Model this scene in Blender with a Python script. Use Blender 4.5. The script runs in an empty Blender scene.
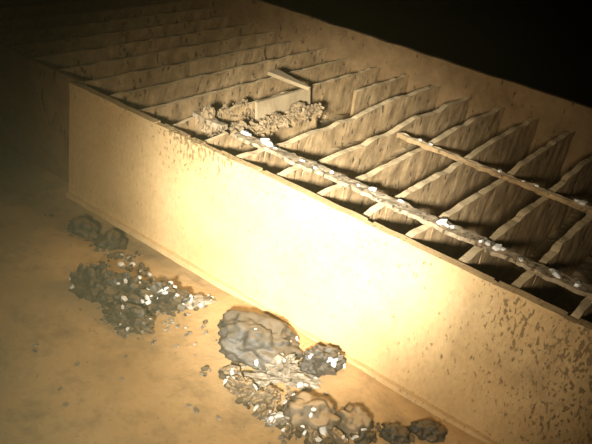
import bpy, bmesh, math, random
from mathutils import Vector, Matrix, noise

rng = random.Random(7)
scene = bpy.context.scene
col = scene.collection

# ---------------------------------------------------------------- camera
CAM = Vector((1.4202, -1.0803, 0.6299))
FWD = Vector((-0.48182, 0.73659, -0.47464))
UP = Vector((-0.39267, 0.30274, 0.86843))
RIGHT = FWD.cross(UP).normalized()
UP = RIGHT.cross(FWD).normalized()
cd = bpy.data.cameras.new('camera')
cd.sensor_fit = 'HORIZONTAL'
cd.sensor_width = 36.0
cd.lens = 36.0 * 735.0 / 592.0
cd.clip_start = 0.01
cam = bpy.data.objects.new('camera', cd)
m = Matrix((RIGHT, UP, -FWD)).transposed().to_4x4()
m.translation = CAM
cam.matrix_world = m
col.objects.link(cam)
scene.camera = cam

# ---------------------------------------------------------------- world: dark, murky water
world = bpy.data.worlds.new('murky_water')
scene.world = world
world.use_nodes = True
nt = world.node_tree
nt.nodes.clear()
wo = nt.nodes.new('ShaderNodeOutputWorld')
bg = nt.nodes.new('ShaderNodeBackground')
bg.inputs['Color'].default_value = (0.5, 0.55, 0.3, 1)
bg.inputs['Strength'].default_value = 0.0
nt.links.new(bg.outputs[0], wo.inputs['Surface'])
WATER_SCATTER = 0.05
WATER_ABSORB = 0.38
vs = nt.nodes.new('ShaderNodeVolumeScatter')
vs.inputs['Color'].default_value = (0.92, 0.85, 0.42, 1)
vs.inputs['Density'].default_value = WATER_SCATTER
vs.inputs['Anisotropy'].default_value = 0.45
va = nt.nodes.new('ShaderNodeVolumeAbsorption')
va.inputs['Color'].default_value = (0.62, 0.57, 0.40, 1)
va.inputs['Density'].default_value = WATER_ABSORB
ad = nt.nodes.new('ShaderNodeAddShader')
nt.links.new(vs.outputs[0], ad.inputs[0])
nt.links.new(va.outputs[0], ad.inputs[1])
nt.links.new(ad.outputs[0], wo.inputs['Volume'])

# ---------------------------------------------------------------- the vehicle's lamp beside the camera
def lamp(name, loc, target, watts, cone, color, size=0.03, blend=1.0):
    ld = bpy.data.lights.new(name, 'SPOT')
    ld.energy = watts
    ld.color = color
    ld.spot_size = math.radians(cone)
    ld.spot_blend = blend
    ld.shadow_soft_size = size
    o = bpy.data.objects.new(name, ld)
    o.location = loc
    o.rotation_euler = (Vector(target) - Vector(loc)).to_track_quat('-Z', 'Y').to_euler()
    col.objects.link(o)
lamp('flood_lamp', CAM - RIGHT * 0.22 - UP * 0.17 - FWD * 0.36, (0.70, 0.05, -0.10), 250, 43, (1.0, 0.91, 0.80), 0.08)
lamp('spot_lamp', CAM - RIGHT * 0.18 - UP * 0.18 - FWD * 0.36, (0.71, 0.0, -0.075), 1500, 25, (0.90, 0.94, 1.0), 0.07)

scene.view_settings.view_transform = 'Standard'
scene.view_settings.look = 'None'
scene.view_settings.exposure = 0.0
scene.view_settings.gamma = 1.0
scene.view_settings.use_curve_mapping = False

# ---------------------------------------------------------------- materials
def mat(name):
    mt = bpy.data.materials.new(name)
    mt.use_nodes = True
    n = mt.node_tree
    b = n.nodes['Principled BSDF']
    tc = n.nodes.new('ShaderNodeTexCoord')
    return mt, n, b, tc.outputs['Object']

def noise_node(n, co, scale, detail=6, rough=0.6, stretch=(1, 1, 1), dist=0.0):
    mp = n.nodes.new('ShaderNodeMapping')
    mp.inputs['Scale'].default_value = stretch
    n.links.new(co, mp.inputs['Vector'])
    t = n.nodes.new('ShaderNodeTexNoise')
    t.inputs['Scale'].default_value = scale
    t.inputs['Detail'].default_value = detail
    t.inputs['Roughness'].default_value = rough
    t.inputs['Distortion'].default_value = dist
    n.links.new(mp.outputs[0], t.inputs['Vector'])
    return t.outputs['Fac']

def ramp(n, fac, stops):
    r = n.nodes.new('ShaderNodeValToRGB')
    while len(r.color_ramp.elements) < len(stops):
        r.color_ramp.elements.new(0.5)
    for e, (p, c) in zip(r.color_ramp.elements, stops):
        e.position = p
        e.color = (c[0], c[1], c[2], 1) if isinstance(c, tuple) else (c, c, c, 1)
    n.links.new(fac, r.inputs['Fac'])
    return r.outputs['Color']

def mix(n, fac, a, b):
    x = n.nodes.new('ShaderNodeMix')
    x.data_type = 'RGBA'
    for s, v in ((x.inputs['Factor'], fac), (x.inputs['A'], a), (x.inputs['B'], b)):
        if isinstance(v, (int, float)):
            s.default_value = v
        elif isinstance(v, tuple):
            s.default_value = (v[0], v[1], v[2], 1)
        else:
            n.links.new(v, s)
    return x.outputs['Result']

def mth(n, op, a, b=0.0):
    x = n.nodes.new('ShaderNodeMath')
    x.operation = op
    for s, v in zip(x.inputs, (a, b)):
        if isinstance(v, (int, float)):
            s.default_value = v
        else:
            n.links.new(v, s)
    return x.outputs[0]

def bump(n, b, h, strength, dist=0.004):
    bp = n.nodes.new('ShaderNodeBump')
    bp.inputs['Strength'].default_value = strength
    bp.inputs['Distance'].default_value = dist
    n.links.new(h, bp.inputs['Height'])
    n.links.new(bp.outputs[0], b.inputs['Normal'])

def pale_plate_material():
    mt, n, b, co = mat('pale_corroded_plate')
    base = ramp(n, noise_node(n, co, 5, 7, 0.65), [(0.3, (0.54, 0.345, 0.155)), (0.5, (0.64, 0.43, 0.205)), (0.75, (0.70, 0.50, 0.26))])
    sep = n.nodes.new('ShaderNodeSeparateXYZ')
    n.links.new(co, sep.inputs[0])
    # more rust near the top edge and toward the near end
    near = ramp(n, mth(n, 'MULTIPLY', sep.outputs['X'], 0.7), [(0.62, 0.0), (0.92, 1.0)])
    top = ramp(n, mth(n, 'ADD', sep.outputs['Z'], 1.0), [(0.90, 0.0), (0.99, 1.0)])
    band = ramp(n, sep.outputs['X'], [(0.30, 0.0), (0.40, 1.0), (0.52, 1.0), (0.66, 0.0)])
    patch = ramp(n, noise_node(n, co, 4.2, 3, 0.5), [(0.40, 0.0), (0.62, 1.0)])
    dens = mth(n, 'ADD', mth(n, 'MULTIPLY', mth(n, 'ADD', mth(n, 'MULTIPLY', near, 1.0), mth(n, 'MULTIPLY', top, 0.7)), patch), mth(n, 'MULTIPLY', mth(n, 'MULTIPLY', top, band), 0.9))
    sp = noise_node(n, co, 150, 5, 0.65, (1.0, 1.0, 0.45), 0.2)
    thr = mth(n, 'ADD', sp, mth(n, 'MULTIPLY', dens, 0.11))
    specks = ramp(n, thr, [(0.635, 0.0), (0.675, 1.0)])
    c = mix(n, mth(n, 'MULTIPLY', specks, 0.75), base, (0.13, 0.085, 0.035))
    stain = ramp(n, noise_node(n, co, 9, 5, 0.6, (1, 1, 0.5)), [(0.5, 0.0), (0.72, 1.0)])
    c = mix(n, mth(n, 'MULTIPLY', mth(n, 'MULTIPLY', stain, near), 0.8), c, (0.30, 0.19, 0.085))
    n.links.new(c, b.inputs['Base Color'])
    b.inputs['Roughness'].default_value = 0.75
    gr = ramp(n, noise_node(n, co, 130, 3, 0.7, (1, 1, 0.5)), [(0.35, 0.78), (0.65, 1.0)])
    mg = n.nodes.new('ShaderNodeMix'); mg.data_type = 'RGBA'; mg.blend_type = 'MULTIPLY'; mg.inputs['Factor'].default_value = 0.7
    n.links.new(c, mg.inputs['A']); n.links.new(gr, mg.inputs['B']); n.links.new(mg.outputs['Result'], b.inputs['Base Color'])
    h = mth(n, 'SUBTRACT', noise_node(n, co, 60, 4), mth(n, 'MULTIPLY', specks, 0.8))
    bump(n, b, h, 0.25, 0.002)
    return mt

def rust_material(name, lo, mid, hi, pit, scale=26, pit_thr=0.60, rough=0.85, silt=None):
    mt, n, b, co = mat(name)
    base = ramp(n, noise_node(n, co, scale, 8, 0.68), [(0.28, lo), (0.5, mid), (0.72, hi)])
    pits = ramp(n, noise_node(n, co, scale * 3, 4, 0.6, (1, 1, 0.5)), [(pit_thr, 0.0), (pit_thr + 0.06, 1.0)])
    c = mix(n, mth(n, 'MULTIPLY', pits, 0.85), base, pit)
    if silt:
        g = n.nodes.new('ShaderNodeNewGeometry')
        s = n.nodes.new('ShaderNodeSeparateXYZ')
        n.links.new(g.outputs['Normal'], s.inputs[0])
        f = mth(n, 'ADD', s.outputs['Z'], mth(n, 'MULTIPLY', mth(n, 'SUBTRACT', noise_node(n, co, scale * 0.7, 5), 0.5), 1.6))
        c = mix(n, ramp(n, f, [(0.55, 0.0), (0.85, 1.0)]), c, silt)
    n.links.new(c, b.inputs['Base Color'])
    b.inputs['Roughness'].default_value = rough
    bump(n, b, mth(n, 'SUBTRACT', noise_node(n, co, scale * 2.5, 5), mth(n, 'MULTIPLY', pits, 0.7)), 0.55, 0.004)
    return mt

M_PLATE = pale_plate_material()
M_FAR = rust_material('far_plate_rust', (0.16, 0.10, 0.045), (0.27, 0.17, 0.08), (0.36, 0.24, 0.12), (0.06, 0.04, 0.02), 16, 0.62)
M_SLAT = rust_material('silted_slat', (0.24, 0.15, 0.07), (0.40, 0.265, 0.13), (0.60, 0.42, 0.225), (0.05, 0.035, 0.02), 22, 0.60, silt=(0.82, 0.62, 0.36))  # silt on up-facing faces, its colour brightened to paint in lit top edges
M_BAR = rust_material('flaking_bar', (0.20, 0.14, 0.08), (0.36, 0.27, 0.165), (0.56, 0.45, 0.32), (0.04, 0.028, 0.015), 38, 0.56)
M_CRUST = rust_material('crumbling_rust', (0.15, 0.10, 0.05), (0.30, 0.21, 0.115), (0.50, 0.37, 0.22), (0.04, 0.028, 0.015), 40, 0.56)
M_PANEL = rust_material('bent_pale_panel', (0.34, 0.25, 0.14), (0.44, 0.33, 0.19), (0.50, 0.38, 0.23), (0.10, 0.07, 0.04), 14, 0.68)
M_SILT = rust_material('rack_silt', (0.22, 0.16, 0.085), (0.34, 0.25, 0.14), (0.48, 0.36, 0.21), (0.08, 0.055, 0.03), 18, 0.62)
M_ROCK = rust_material('dark_grey_rock', (0.014, 0.011, 0.007), (0.042, 0.033, 0.021), (0.11, 0.085, 0.055), (0.012, 0.009, 0.006), 34, 0.60, 0.5, silt=(0.13, 0.088, 0.045))
M_BOULDER = rust_material('grey_boulder', (0.030, 0.024, 0.017), (0.056, 0.045, 0.033), (0.095, 0.078, 0.058), (0.02, 0.016, 0.011), 18, 0.66, 0.6, silt=(0.13, 0.098, 0.064))
M_SHARD = rust_material('pale_shard', (0.13, 0.10, 0.065), (0.26, 0.21, 0.15), (0.46, 0.39, 0.30), (0.05, 0.04, 0.025), 40, 0.60, 0.45)

M_BROWN = rust_material('silted_brown_rock', (0.05, 0.038, 0.022), (0.14, 0.10, 0.058), (0.26, 0.185, 0.11), (0.03, 0.022, 0.013), 26, 0.62, 0.7, silt=(0.36, 0.24, 0.125))

mt, n, b, co = mat('pale_flake')
n.links.new(ramp(n, noise_node(n, co, 60, 3), [(0.35, (0.55, 0.52, 0.46)), (0.65, (0.85, 0.84, 0.82))]), b.inputs['Base Color'])
b.inputs['Roughness'].default_value = 0.3
M_FLAKE = mt

def floor_material():
    mt, n, b, co = mat('orange_silt_floor')
    a = ramp(n, noise_node(n, co, 3.5, 6, 0.6), [(0.3, (0.40, 0.25, 0.105)), (0.52, (0.53, 0.335, 0.15)), (0.75, (0.61, 0.395, 0.19))])
    d = ramp(n, noise_node(n, co, 11, 7, 0.7), [(0.50, 0.0), (0.72, 1.0)])
    c = mix(n, mth(n, 'MULTIPLY', d, 0.75), a, (0.19, 0.12, 0.055))
    s = ramp(n, noise_node(n, co, 70, 4, 0.7), [(0.62, 0.0), (0.70, 1.0)])
    c = mix(n, mth(n, 'MULTIPLY', s, 0.5), c, (0.13, 0.08, 0.04))
    n.links.new(c, b.inputs['Base Color'])
    b.inputs['Roughness'].default_value = 0.9
    bump(n, b, mth(n, 'ADD', noise_node(n, co, 40, 6, 0.7), noise_node(n, co, 9, 4)), 0.5, 0.008)
    return mt
M_FLOOR = floor_material()

# ---------------------------------------------------------------- helpers
def link(name, mesh, material, parent=None, loc=None, smooth=False):
    o = bpy.data.objects.new(name, mesh)
    col.objects.link(o)
    if material and not mesh.materials:
        mesh.materials.append(material)
    if parent:
        o.parent = parent
    if loc is not None:
        o.location = loc
    if smooth:
        for p in mesh.polygons:
            p.use_smooth = True
    return o

def empty(name, loc=(0, 0, 0)):
    o = bpy.data.objects.new(name, None)
    o.empty_display_size = 0.05
    o.location = loc
    col.objects.link(o)
    return o

def tag(o, label=None, cat=None, group=None, kind=None):
    for k, v in (('label', label), ('category', cat), ('group', group), ('kind', kind)):
        if v:
            o[k] = v
    return o

def nz(p, s, seed=0.0):
    return noise.noise(Vector(p) * s + Vector((seed, seed * 1.7, -seed)))

def slab(x0, x1, y0, y1, z0, z1, nx=1, ny=1, nzs=1, jitter=None, name='slab'):
    """closed box with a grid on every side, moved by jitter(v)"""
    bm = bmesh.new()
    cache = {}
    def V(i, j, k):
        key = (i, j, k)
        if key not in cache:
            p = Vector((x0 + (x1 - x0) * i / nx, y0 + (y1 - y0) * j / ny, z0 + (z1 - z0) * k / nzs))
            if jitter:
                p = jitter(p)
            cache[key] = bm.verts.new(p)
        return cache[key]
    for i in range(nx):
        for j in range(ny):
            bm.faces.new((V(i, j, 0), V(i, j + 1, 0), V(i + 1, j + 1, 0), V(i + 1, j, 0)))
            bm.faces.new((V(i, j, nzs), V(i + 1, j, nzs), V(i + 1, j + 1, nzs), V(i, j + 1, nzs)))
    for i in range(nx):
        for k in range(nzs):
            bm.faces.new((V(i, 0, k), V(i + 1, 0, k), V(i + 1, 0, k + 1), V(i, 0, k + 1)))
            bm.faces.new((V(i, ny, k), V(i, ny, k + 1), V(i + 1, ny, k + 1), V(i + 1, ny, k)))
    for j in range(ny):
        for k in range(nzs):
            bm.faces.new((V(0, j, k), V(0, j, k + 1), V(0, j + 1, k + 1), V(0, j + 1, k)))
            bm.faces.new((V(nx, j, k), V(nx, j + 1, k), V(nx, j + 1, k + 1), V(nx, j, k + 1)))
    me = bpy.data.meshes.new(name)
    bm.to_mesh(me)
    bm.free()
    return me

# ---------------------------------------------------------------- floor
def floor_z(x, y):
    z = -0.318 + 0.010 * nz((x, y, 0), 3.0, 3.1) + 0.005 * nz((x, y, 0), 9.0, 1.3) + 0.0022 * nz((x, y, 0), 28.0, 5.3)
    # silt banked up against the near end of the plate, scoured away at its far end
    t = max(0.0, min(1.0, (x - 0.15) / 0.5))
    near_plate = math.exp(-((y + 0.02) / 0.10) ** 2)
    z += near_plate * (-0.036 * (1 - t) + 0.014 * t)
    # shallow scarp in the silt below the boulder
    return z

def make_floor():
    bm = bmesh.new()
    xs = [-1.5 + 0.1 * i for i in range(13)] + [-0.2 + 0.0125 * i for i in range(145)] + [1.62 + 0.1 * i for i in range(6)]
    ys = [-1.5 + 0.1 * i for i in range(9)] + [-0.65 + 0.0125 * i for i in range(60)] + [0.12 + 0.12 * i for i in range(13)]
    grid = [[bm.verts.new((x, y, floor_z(x, y))) for y in ys] for x in xs]
    for i in range(len(xs) - 1):
        for j in range(len(ys) - 1):
            bm.faces.new((grid[i][j], grid[i + 1][j], grid[i + 1][j + 1], grid[i][j + 1]))
    me = bpy.data.meshes.new('floor')
    bm.to_mesh(me)
    bm.free()
    o = link('floor', me, M_FLOOR, smooth=True)
    tag(o, 'orange-brown silt-covered floor below the steel rack', 'floor', kind='structure')
make_floor()

# ---------------------------------------------------------------- the rack
rack = empty('steel_rack', (0, 0, -0.31))
tag(rack, 'long low steel rack with pale side plate and rows of silted cross slats', 'rack')
OFF = Vector((0, 0, 0.31))
def rpart(name, me, material, label=None, smooth=False, parent=None):
    o = link(name, me, material, parent or rack, OFF if parent is None else (0, 0, 0), smooth)
    if label:
        o['label'] = label
    return o

H = 0.30
X1 = 1.90
# near side plate, worn top edge
def plate_j(p):
    q = p.copy()
    if p.z > -0.02:
        q.z += 0.0035 * nz((p.x, 0, 0), 22, 2.0) - 0.004 * max(0, nz((p.x, 0, 0), 60, 4.0))
    q.y += 0.0035 * nz((p.x, 0, p.z), 4, 8.0)
    return q
front = rpart('side_plate', slab(0.0, X1, 0.0, 0.014, -H, 0, 160, 1, 8, plate_j), M_PLATE, 'pale tan speckled side plate facing the light')
def lip_j(p):
    q = p.copy()
    q.y += 0.002 * nz((p.x, 0, 0), 18, 9.0)
    q.z += 0.002 * nz((p.x, 0, 0), 26, 6.0)
    return q
rpart('bottom_lip', slab(0.0, X1, -0.010, 0.012, -H - 0.010, -H + 0.004, 120, 1, 1, lip_j), M_PLATE, parent=front)
# broken lengths of lip left along the top edge
for a, b in ((0.02, 0.30), (0.318, 0.395), (0.408, 0.44), (0.49, 0.60), (0.61, 0.86), (0.875, 1.12), (1.13, 1.25), (1.27, X1)):
    rpart('top_lip', slab(a, b, -0.003, 0.017, -0.004, 0.002, max(4, int((b - a) * 80)), 1, 1, lip_j), M_PLATE, parent=front)
# recessed plate carrying on past the step at the far end
rpart('recessed_plate', slab(-0.62, -0.002, 0.032, 0.046, -H, -0.004, 40, 1, 6, plate_j), M_FAR, 'dim plate set back beyond the step')  # darker rust material stands in for the lamp falling off past the step
rpart('step_plate', slab(-0.004, 0.010, 0.014, 0.046, -H, -0.006, 1, 2, 6), M_PLATE)
# far side plate stands proud of the slats
def far_j(p):
    q = p.copy()
    q.y += 0.004 * nz((p.x, 0, p.z), 5, 4.0)
    if p.z > 0:
        q.z += 0.004 * nz((p.x, 0, 0), 14, 1.0)
    return q
rpart('side_plate', slab(-0.62, X1, 0.94, 0.956, -H, 0.072, 120, 1, 8, far_j), M_FAR, 'rusty brown far side plate standing above the slats')
rpart('end_plate', slab(-0.634, -0.62, 0.032, 0.956, -H, 0.0, 1, 20, 4), M_FAR)

# lengthwise bars lying across the slats
def bar(a, b, yc, w, t, z, sd, name='lengthwise_bar', label=None, material=None):
    material = material or M_BAR
    def j(p):
        q = p.copy()
        s = 1 if p.y > yc else -1
        q.y += s * w * (0.22 * nz((p.x, s, 0), 30, sd) + 0.20 * nz((p.x, s, 0), 75, sd)) + 0.002 * nz((p.x, 0, 0), 5, sd)
        q.z += 0.0015 * nz((p.x, p.y, 0), 13, sd + 3) + 0.003 * nz((p.x, p.y, 0), 60, sd + 3)
        return q
    rpart(name, slab(a, b, yc - w / 2, yc + w / 2, z - t, z, int((b - a) * 170), 4, 1, j), material, label)
bar(0.30, 0.395, 0.128, 0.022, 0.012, 0.001, 1.1)
bar(0.44, X1, 0.122, 0.032, 0.008, 0.001, 2.3, label='flat bar with pale flaking edges')
bar(0.66, X1, 0.472, 0.016, 0.010, -0.002, 5.2, material=M_SLAT)

# cross slats
PITCH = 0.105
STRIPS = ((0.016, 0.108), (0.136, 0.462), (0.484, 0.796), (0.816, 0.938))
def slat(i, s):
    x = i * PITCH
    y0, y1 = STRIPS[s]
    if i <= 0 and s in (0, 4):
        y0 = 0.048
    sd = i * 3.17 + s * 7.9
    th = 0.009 if i < 5 else 0.015
    wear = 0.004 if i < 3 else 0.0065
    lean = 0.007 * nz((i, s, 0.5), 1.7, 2.0)
    depth = 0.21
    drop = 0.0
    if s and 4 <= i <= 7:
        drop = 0.003 + 0.008 * abs(nz((i, s, 0), 3.3))
    def j(p):
        q = p.copy()
        k = (p.z + depth) / depth
        if p.z > -0.02:
            if i >= 4:
                q.z += 0.012 * max(0.0, min(1.0, (p.y - 0.48) / 0.12))
            q.z += wear * (nz((0, p.y, i), 16, sd) - 0.35 * abs(nz((0, p.y, i), 46, sd))) - drop
        q.x += lean * k * math.sin((p.y - y0) / (y1 - y0) * math.pi) + 0.5 * wear * nz((0, p.y, p.z), 20, sd + 1) + 0.003 * nz((p.x * 40, p.y, p.z), 34, sd)
        return q
    ny = max(4, int((y1 - y0) * 75))
    me = slab(x - th / 2, x + th / 2, y0, y1, -depth, -0.008 if s else -0.004, 1, ny, 6, j)
    rpart('slat', me, M_SLAT, smooth=False)
STRIPS += ((0.016, 0.938), (0.112, 0.938), (0.112, 0.462), (0.64, 0.938))
for i in range(-5, 18):
    for s in ((4,) if i < 3 else (0, 6, 7) if i == 4 else (0, 5)):
        slat(i, s)

# pale bent panel and angled bracket, loose ends of the broken lengthwise bar
def lean_j(p):
    q = p.copy()
    q.x += 0.35 * (p.z + 0.0) * -0.5 + 0.004 * nz((0, p.y, p.z), 14, 3)
    return q
rpart('bent_panel', slab(0.352, 0.360, 0.285, 0.505, -0.07, 0.012, 1, 14, 6, lean_j), M_PANEL, 'pale bent panel on edge')
def br_j(p):
    q = p.copy()
    q.z += 0.018 + 0.02 * (0.37 - p.x) / 0.13 * 0.4
    q.y = 0.482 + (p.y - 0.482) * (1.15 - 0.95 * (p.x - 0.245) / 0.127) + 0.002 * nz((p.x, 0, 0), 20)
    return q
rpart('bent_bracket', slab(0.245, 0.372, 0.462, 0.500, -0.005, 0.004, 14, 2, 1, br_j), M_PANEL, 'pale bracket bent upward')

# ---------------------------------------------------------------- silt lying inside the rack
def silt_sheet():
    bm = bmesh.new()
    nx, ny = 150, 70
    g = []
    for i in range(nx + 1):
        row = []
        for j in range(ny + 1):
            x = -0.6 + (X1 - 0.02 + 0.6) * i / nx
            y = 0.055 + (0.935 - 0.055) * j / ny
            z = -0.155
            hump = math.exp(-((x - 0.58) / 0.24) ** 2 - ((y - 0.38) / 0.30) ** 2)
            z += 0.060 * hump + 0.040 * math.exp(-((x - 0.62) / 0.26) ** 2 - ((y - 0.64) / 0.20) ** 2)
            z += 0.022 * nz((x, y, 0), 7, 4.4) + 0.010 * nz((x, y, 0), 22, 1.4) + 0.006 * nz((x, y, 0), 50, 2.4)
            row.append(bm.verts.new((x, y, z)))
        g.append(row)
    for i in range(nx):
        for j in range(ny):
            bm.faces.new((g[i][j], g[i + 1][j], g[i + 1][j + 1], g[i][j + 1]))
    me = bpy.data.meshes.new('silt')
    bm.to_mesh(me)
    bm.free()
    o = link('silt', me, M_SILT)
    tag(o, 'brown silt heaped between the cross slats of the rack', 'silt', kind='stuff')
silt_sheet()

# ---------------------------------------------------------------- lumps
def lump_mesh(rx, ry, rz, seed, sub=4, rough=0.28, freq=2.2, cut=-0.35, facet=0.0):
    bm = bmesh.new()
    bmesh.ops.create_icosphere(bm, subdivisions=sub, radius=1.0)
    for v in bm.verts:
        d = v.co.normalized()
        r = 1 + rough * nz(d, freq, seed) + rough * 0.5 * nz(d, freq * 2.3, seed + 4) + rough * 0.28 * nz(d, freq * 5.5, seed + 9)
        if facet:
            r += facet * (0.5 - abs(nz(d, freq * 1.6, seed + 13))) + facet * 0.6 * (0.3 - abs(nz(d, freq * 3.7, seed + 17)))
        q = d * r
        if q.z < cut:
            q.z = cut + (q.z - cut) * 0.15
        v.co = Vector((q.x * rx, q.y * ry, (q.z - cut) * rz))
    me = bpy.data.meshes.new('lump')
    bm.to_mesh(me)
    bm.free()
    return me

def flakes_mesh(spots, name='flakes', smin=0.003, smax=0.009, rr=None):
    """many small angular chips in one mesh; spots: list of (point, normal)"""
    r = rr or rng
    bm = bmesh.new()
    for p, nrm in spots:
        s = r.uniform(smin, smax)
        a = r.uniform(0, math.pi)
        q = Vector(nrm).to_track_quat('Z', 'Y').to_matrix() @ Matrix.Rotation(a, 3, 'Z')
        tilt = Matrix.Rotation(r.uniform(-0.6, 0.6), 3, 'X')
        pts = [(-1, -.6), (.2, -.8), (1, -.1), (.5, .7), (-.6, .6)]
        top = [bm.verts.new(Vector(p) + q @ (tilt @ Vector((u * s * r.uniform(.7, 1.2), v * s * r.uniform(.5, 1.0), s * .35)))) for u, v in pts]
        bot = [bm.verts.new(Vector(p) + q @ (tilt @ Vector((u * s * 1.05, v * s * 0.9, -s * .3)))) for u, v in pts]
        bm.faces.new(top)
        bm.faces.new(list(reversed(bot)))
        for i in range(5):
            bm.faces.new((bot[i], bot[(i + 1) % 5], top[(i + 1) % 5], top[i]))
    me = bpy.data.meshes.new(name)
    bm.to_mesh(me)
    bm.free()
    return me

def rock(name, x, y, rx, ry, rz, rot, seed, label, cat, material, rough=0.28, freq=2.2, group=None, flakes=0, sub=4, sink=0.008, z=None, facet=0.0, fsize=(0.003, 0.008), smooth=True):
    me = lump_mesh(rx, ry, rz, seed, sub, rough, freq, facet=facet)
    zz = floor_z(x, y) - sink if z is None else z
    o = link(name, me, material, None, (x, y, zz), smooth and not facet)
    o.rotation_euler = (0, 0, rot)
    tag(o, label, cat, group)
    if flakes:
        r = random.Random(int(seed * 100))
        vs = [v for v in me.vertices if v.normal.z > 0.15]
        pick = [r.choice(vs) for _ in range(flakes)]
        f = link('pale_chips', flakes_mesh([(v.co.copy(), v.normal.copy()) for v in pick], 'chips', fsize[0], fsize[1], r), M_FLAKE, o)
        f['kind'] = 'stuff'
        f['label'] = 'small bright chips caught on the rock'
    return o

# dark clump at the left, foot of the plate
rock('rubble_rock', 0.362, -0.216, 0.042, 0.036, 0.042, 0.4, 1.3, 'darkest jagged rock at the left end of the left rubble clump', 'rock', M_ROCK, 0.5, 2.6, flakes=5, facet=.45)
rock('rubble_rock', 0.430, -0.184, 0.046, 0.036, 0.040, 1.2, 2.7, 'dark pitted rock in the middle of the left rubble clump', 'rock', M_ROCK, 0.5, 2.8, flakes=12, facet=.45)
rock('rubble_rock', 0.498, -0.226, 0.044, 0.030, 0.026, 0.2, 3.9, 'low dark rock at the front of the left rubble clump', 'rock', M_ROCK, 0.5, 2.6, flakes=9, facet=.45)
rock('rubble_rock', 0.492, -0.132, 0.048, 0.032, 0.034, 0.6, 5.1, 'grey rock crowded with bright chips at the right of the left clump', 'rock', M_ROCK, 0.5, 3.0, flakes=26, facet=.45)
rock('rubble_rock', 0.548, -0.082, 0.042, 0.020, 0.016, 0.9, 6.7, 'small flat chip-covered rock between left clump and pale plate', 'rock', M_SHARD, 0.4, 2.6, flakes=14)
# foot of the plate, far end
rock('rubble_rock', 0.120, -0.048, 0.040, 0.030, 0.034, 0.3, 8.2, 'dim dark rock under the far end of the pale plate', 'rock', M_ROCK, 0.35, 2.0)
rock('rubble_rock', 0.215, -0.040, 0.038, 0.028, 0.032, 1.4, 9.6, 'dark rock second from the far end under the plate', 'rock', M_ROCK, 0.35, 2.0)
for k in range(13):
    x = 0.235 + 0.014 * k + rng.uniform(-.01, .01)
    y = -0.072 + rng.uniform(-.026, .02)
    s = rng.uniform(0.005, 0.010)
    rock('pale_pebble', x, y, s, s * .8, s * .8, rng.uniform(0, 3), 11 + k, 'small pale pebble in the line of pebbles above the left rubble clump', 'pebble', M_FLAKE if k % 2 else M_SHARD, 0.3, 1.8, group='pale pebbles near the foot of the plate', sub=2, sink=0.001)
# the boulder and its shards
rock('boulder', 0.735, -0.105, 0.084, 0.066, 0.050, 0.55, 21.4, 'largest rounded grey boulder lying against the foot of the pale plate', 'boulder', M_BOULDER, 0.30, 2.0, flakes=7, sub=5, sink=0.016)
rock('shard_rock', 0.818, -0.122, 0.026, 0.022, 0.026, 1.0, 23.1, 'pale jagged shard leaning on the right side of the boulder', 'rock', M_SHARD, 0.45, 2.6, facet=.45, flakes=4)
rock('shard_rock', 0.800, -0.178, 0.046, 0.018, 0.014, 0.75, 24.6, 'long thin pale shard in front of the boulder', 'rock', M_SHARD, 0.4, 2.2, facet=.45)
rock('shard_rock', 0.856, -0.122, 0.036, 0.018, 0.014, 0.5, 25.9, 'thin pale shard between the boulder and the grey lump', 'rock', M_SHARD, 0.4, 2.2, facet=.45, flakes=3)
rock('rubble_rock', 0.868, -0.058, 0.038, 0.026, 0.034, 0.7, 27.3, 'grey chip-flecked lump right of the boulder against the plate', 'rock', M_BOULDER, 0.4, 2.4, flakes=10, facet=.35)
rock('rubble_rock', 0.798, -0.218, 0.028, 0.018, 0.022, 0.2, 28.8, 'brown rock below the long thin shard', 'rock', M_BROWN, 0.4, 2.4, facet=.45, flakes=3)
rock('rubble_rock', 0.848, -0.205, 0.026, 0.018, 0.020, 1.2, 29.9, 'small brown rock right of the brown rock below the long thin shard', 'rock', M_BROWN, 0.4, 2.4, facet=.45, flakes=2)
# foreground rocks at the bottom of the picture
rock('rubble_rock', 0.932, -0.180, 0.050, 0.038, 0.034, 0.6, 31.2, 'broad brown peaked rock in the foreground', 'rock', M_BROWN, 0.35, 2.0, flakes=4)
rock('rubble_rock', 1.000, -0.138, 0.034, 0.030, 0.028, 0.1, 32.5, 'grey-brown rock right of the broad foreground rock', 'rock', M_BROWN, 0.35, 2.2)
rock('shard_rock', 0.905, -0.222, 0.038, 0.015, 0.012, 0.75, 33.3, 'flat pale shard in front of the broad foreground rock', 'rock', M_SHARD, 0.4, 2.2, facet=.45, flakes=8)
rock('rubble_rock', 1.030, -0.155, 0.022, 0.018, 0.018, 0.9, 34.7, 'small dark rock at the bottom edge, left of three', 'rock', M_ROCK, 0.4, 2.2, flakes=2)
rock('rubble_rock', 1.070, -0.105, 0.026, 0.020, 0.020, 0.4, 35.8, 'small dark rock at the bottom edge, middle of three', 'rock', M_ROCK, 0.4, 2.2)
rock('rubble_rock', 1.115, -0.060, 0.032, 0.022, 0.020, 0.4, 36.9, 'small dark rock at the bottom edge, nearest the plate', 'rock', M_ROCK, 0.4, 2.2)

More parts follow.
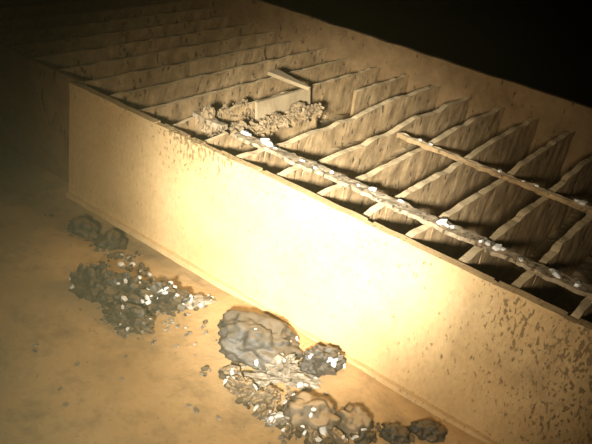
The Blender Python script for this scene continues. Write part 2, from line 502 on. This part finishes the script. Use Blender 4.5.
for k, (x, y, a_, b_, lab) in enumerate((
        (0.752, -0.196, 0.016, 0.010, 'small brown fragment at the lower left foot of the boulder'),
        (0.775, -0.218, 0.014, 0.011, 'small brown fragment left of the brown rock below the long shard'),
        (0.826, -0.226, 0.018, 0.010, 'small brown fragment below the brown rock, above the flat foreground shard'),
        (0.862, -0.236, 0.016, 0.010, 'small brown fragment left of the flat foreground shard'),
        (0.890, -0.190, 0.020, 0.010, 'thin brown fragment touching the left of the broad foreground rock'),
        (0.925, -0.238, 0.018, 0.008, 'narrow brown fragment at the bottom edge below the flat shard'),
        (0.965, -0.218, 0.016, 0.010, 'brown fragment at the bottom edge below the broad foreground rock'),
        (1.000, -0.190, 0.020, 0.010, 'brown fragment at the bottom edge right of the broad foreground rock'))):
    rock('rock_fragment', x, y, a_, b_, 0.012, 0.7 + 0.3 * k, 61 + k, lab, 'rock', M_BROWN, 0.45, 2.4, sub=3, sink=0.002, facet=.45, flakes=2)
for k in range(9):
    x = 0.885 + 0.013 * k + rng.uniform(-.006, .006)
    y = -0.236 + 0.006 * k + rng.uniform(-.010, .010)
    o = link('pale_splinter', flakes_mesh([((0, 0, 0), (0, 0, 1))], 'splinter', 0.008, 0.010), M_FLAKE, None, (x, y, floor_z(x, y) + 0.003))
    tag(o, 'bright splinter in the strip of splinters at the bottom edge of the picture', 'splinter', 'bright splinters in the foreground')

# crumbs scattered on the silt: nobody could count them
def crumbs():
    r = random.Random(5)
    spots = []
    for cx, cy, sx, sy, cnt in ((0.47, -0.17, 0.07, 0.045, 90), (0.82, -0.16, 0.07, 0.04, 90), (0.95, -0.20, 0.08, 0.04, 90), (0.3, -0.08, 0.08, 0.03, 30), (0.50, -0.245, 0.03, 0.012, 40), (0.6, -0.25, 0.3, 0.15, 30)):
        for _ in range(cnt):
            x, y = r.gauss(cx, sx), r.gauss(cy, sy)
            if y > -0.02:
                continue
            spots.append(((x, y, floor_z(x, y) + 0.001), (0, 0, 1)))
    o = link('rubble_crumbs', flakes_mesh(spots, 'crumbs', 0.0025, 0.007, r), M_SHARD)
    tag(o, 'tiny rubble crumbs scattered over the orange silt', 'rubble', kind='stuff')
crumbs()
def dark_crumbs():
    r = random.Random(8)
    spots = []
    for cx, cy, sx, sy, cnt in ((0.43, -0.19, 0.05, 0.03, 80), (0.51, -0.12, 0.035, 0.02, 40), (0.81, -0.21, 0.045, 0.016, 60), (0.94, -0.22, 0.06, 0.022, 70), (1.06, -0.12, 0.05, 0.025, 40), (0.17, -0.05, 0.07, 0.025, 60), (0.29, -0.07, 0.05, 0.02, 40)):
        for _ in range(cnt):
            x, y = r.gauss(cx, sx), r.gauss(cy, sy)
            if y > -0.018:
                continue
            spots.append(((x, y, floor_z(x, y) + 0.002), (r.uniform(-.4, .4), r.uniform(-.4, .4), 1)))
    o = link('rubble_crumbs', flakes_mesh(spots, 'dark_crumbs', 0.003, 0.009, r), M_ROCK)
    tag(o, 'dark gravel crumbs lying around the rubble rocks', 'rubble', kind='stuff')
dark_crumbs()

# crumbling rust heap inside the rack
def heap():
    r = random.Random(11)
    bm = bmesh.new()
    for k in range(900):
        row = r.choice((0.315, 0.352, 0.42, 0.42, 0.385))
        x = row + r.gauss(0, 0.010)
        y = r.uniform(0.13, 0.47) if row > 0.36 else r.uniform(0.13, 0.36)
        z = (-0.010 if row in (0.315, 0.42) else -0.034) + r.gauss(0, 0.006) - abs(x - row) * 0.9
        s = r.uniform(0.0025, 0.008)
        mtx = Matrix.Translation((x, y, z)) @ Matrix.Rotation(r.uniform(0, 6), 4, Vector((r.random(), r.random(), r.random() + .1))) @ Matrix.Diagonal((s, s * r.uniform(.5, 1), s * r.uniform(.4, .9), 1))
        bmesh.ops.create_icosphere(bm, subdivisions=1, radius=1.0, matrix=mtx)
    for v in bm.verts:
        v.co += Vector((nz(v.co, 90, 1), nz(v.co, 90, 2), nz(v.co, 90, 3))) * 0.003
    me = bpy.data.meshes.new('heap')
    bm.to_mesh(me)
    bm.free()
    o = link('rust_crumbs', me, M_CRUST)
    tag(o, 'crumbling heap of pale rust lumps lying on the slats', 'rust', kind='stuff')
heap()
for k, (x, y, z, a, bb, c, lab) in enumerate((
        (0.335, 0.130, -0.012, 0.016, 0.014, 0.040, 'upright crusted stump at the left end of the rust heap'),
        (0.405, 0.175, -0.012, 0.022, 0.014, 0.020, 'pale rust lump low in the rust heap beside the flaking bar'),
        (0.410, 0.300, -0.010, 0.026, 0.018, 0.018, 'pale rust lump in the middle of the rust heap'),
        (0.400, 0.400, -0.008, 0.024, 0.016, 0.020, 'pale rust lump at the bent panel end of the rust heap'),
        (0.300, 0.300, -0.006, 0.020, 0.014, 0.016, 'rust lump behind the rust heap on the next slat'))):
    rock('rust_lump', x, y, a, bb, c, 0.4 * k, 41 + k, lab, 'rust lump', M_CRUST, 0.45, 2.4, z=z - 0.02, sub=3, facet=.45)

# loose pale flakes on the bars
chips = [(0.459, .125), (0.470, .128), (0.514, .129), (0.530, .124), (0.552, .118), (0.627, .117), (0.665, .113), (0.70, .125), (0.77, .12), (0.80, .128), (0.864, .13),
         (0.963, .119), (0.974, .117), (0.985, .122), (1.047, .116), (1.060, .119), (1.080, .117), (1.088, .122), (1.128, .114), (1.183, .126), (1.192, .117), (1.199, .113), (1.232, .114)]
for k, (x, y) in enumerate(chips):
    s = 0.010 if k in (0, 2, 3, 11, 16, 20) else rng.uniform(0.0045, 0.008)
    me = flakes_mesh([((0, 0, 0), (0, 0, 1))], 'flake', s, s)
    o = link('pale_flake', me, M_FLAKE, None, (x, y, 0.0025 + 0.3 * s))
    big = {0: 'large bright flake at the broken left end of the flaking bar', 2: 'large bright flake on the flaking bar, second large one from its broken end',
           3: 'large bright flake on the flaking bar, third large one from its broken end', 11: 'large bright flake near the middle of the flaking bar',
           16: 'large bright flake on the flaking bar where the second slat from the right crosses', 20: 'large bright flake on the flaking bar nearest the right edge'}
    tag(o, big.get(k, 'small bright flake lying on the flat bar nearest the pale plate'), 'flake', 'bright flakes along the near bar')
for k, (x, y) in enumerate([(1.124, .474), (1.110, .477), (1.02, .474), (0.99, .470), (0.93, .474), (0.72, .474), (0.75, .472)]):
    s = 0.009 if k == 0 else rng.uniform(0.004, 0.006)
    me = flakes_mesh([((0, 0, 0), (0, 0, 1))], 'flake', s, s)
    o = link('pale_flake', me, M_FLAKE, None, (x, y, -0.0005 + 0.3 * s))
    tag(o, 'small bright flake on the dim second bar deeper in the rack' if k else 'largest bright flake on the dim second bar, at the right edge', 'flake', 'bright flakes along the second bar')
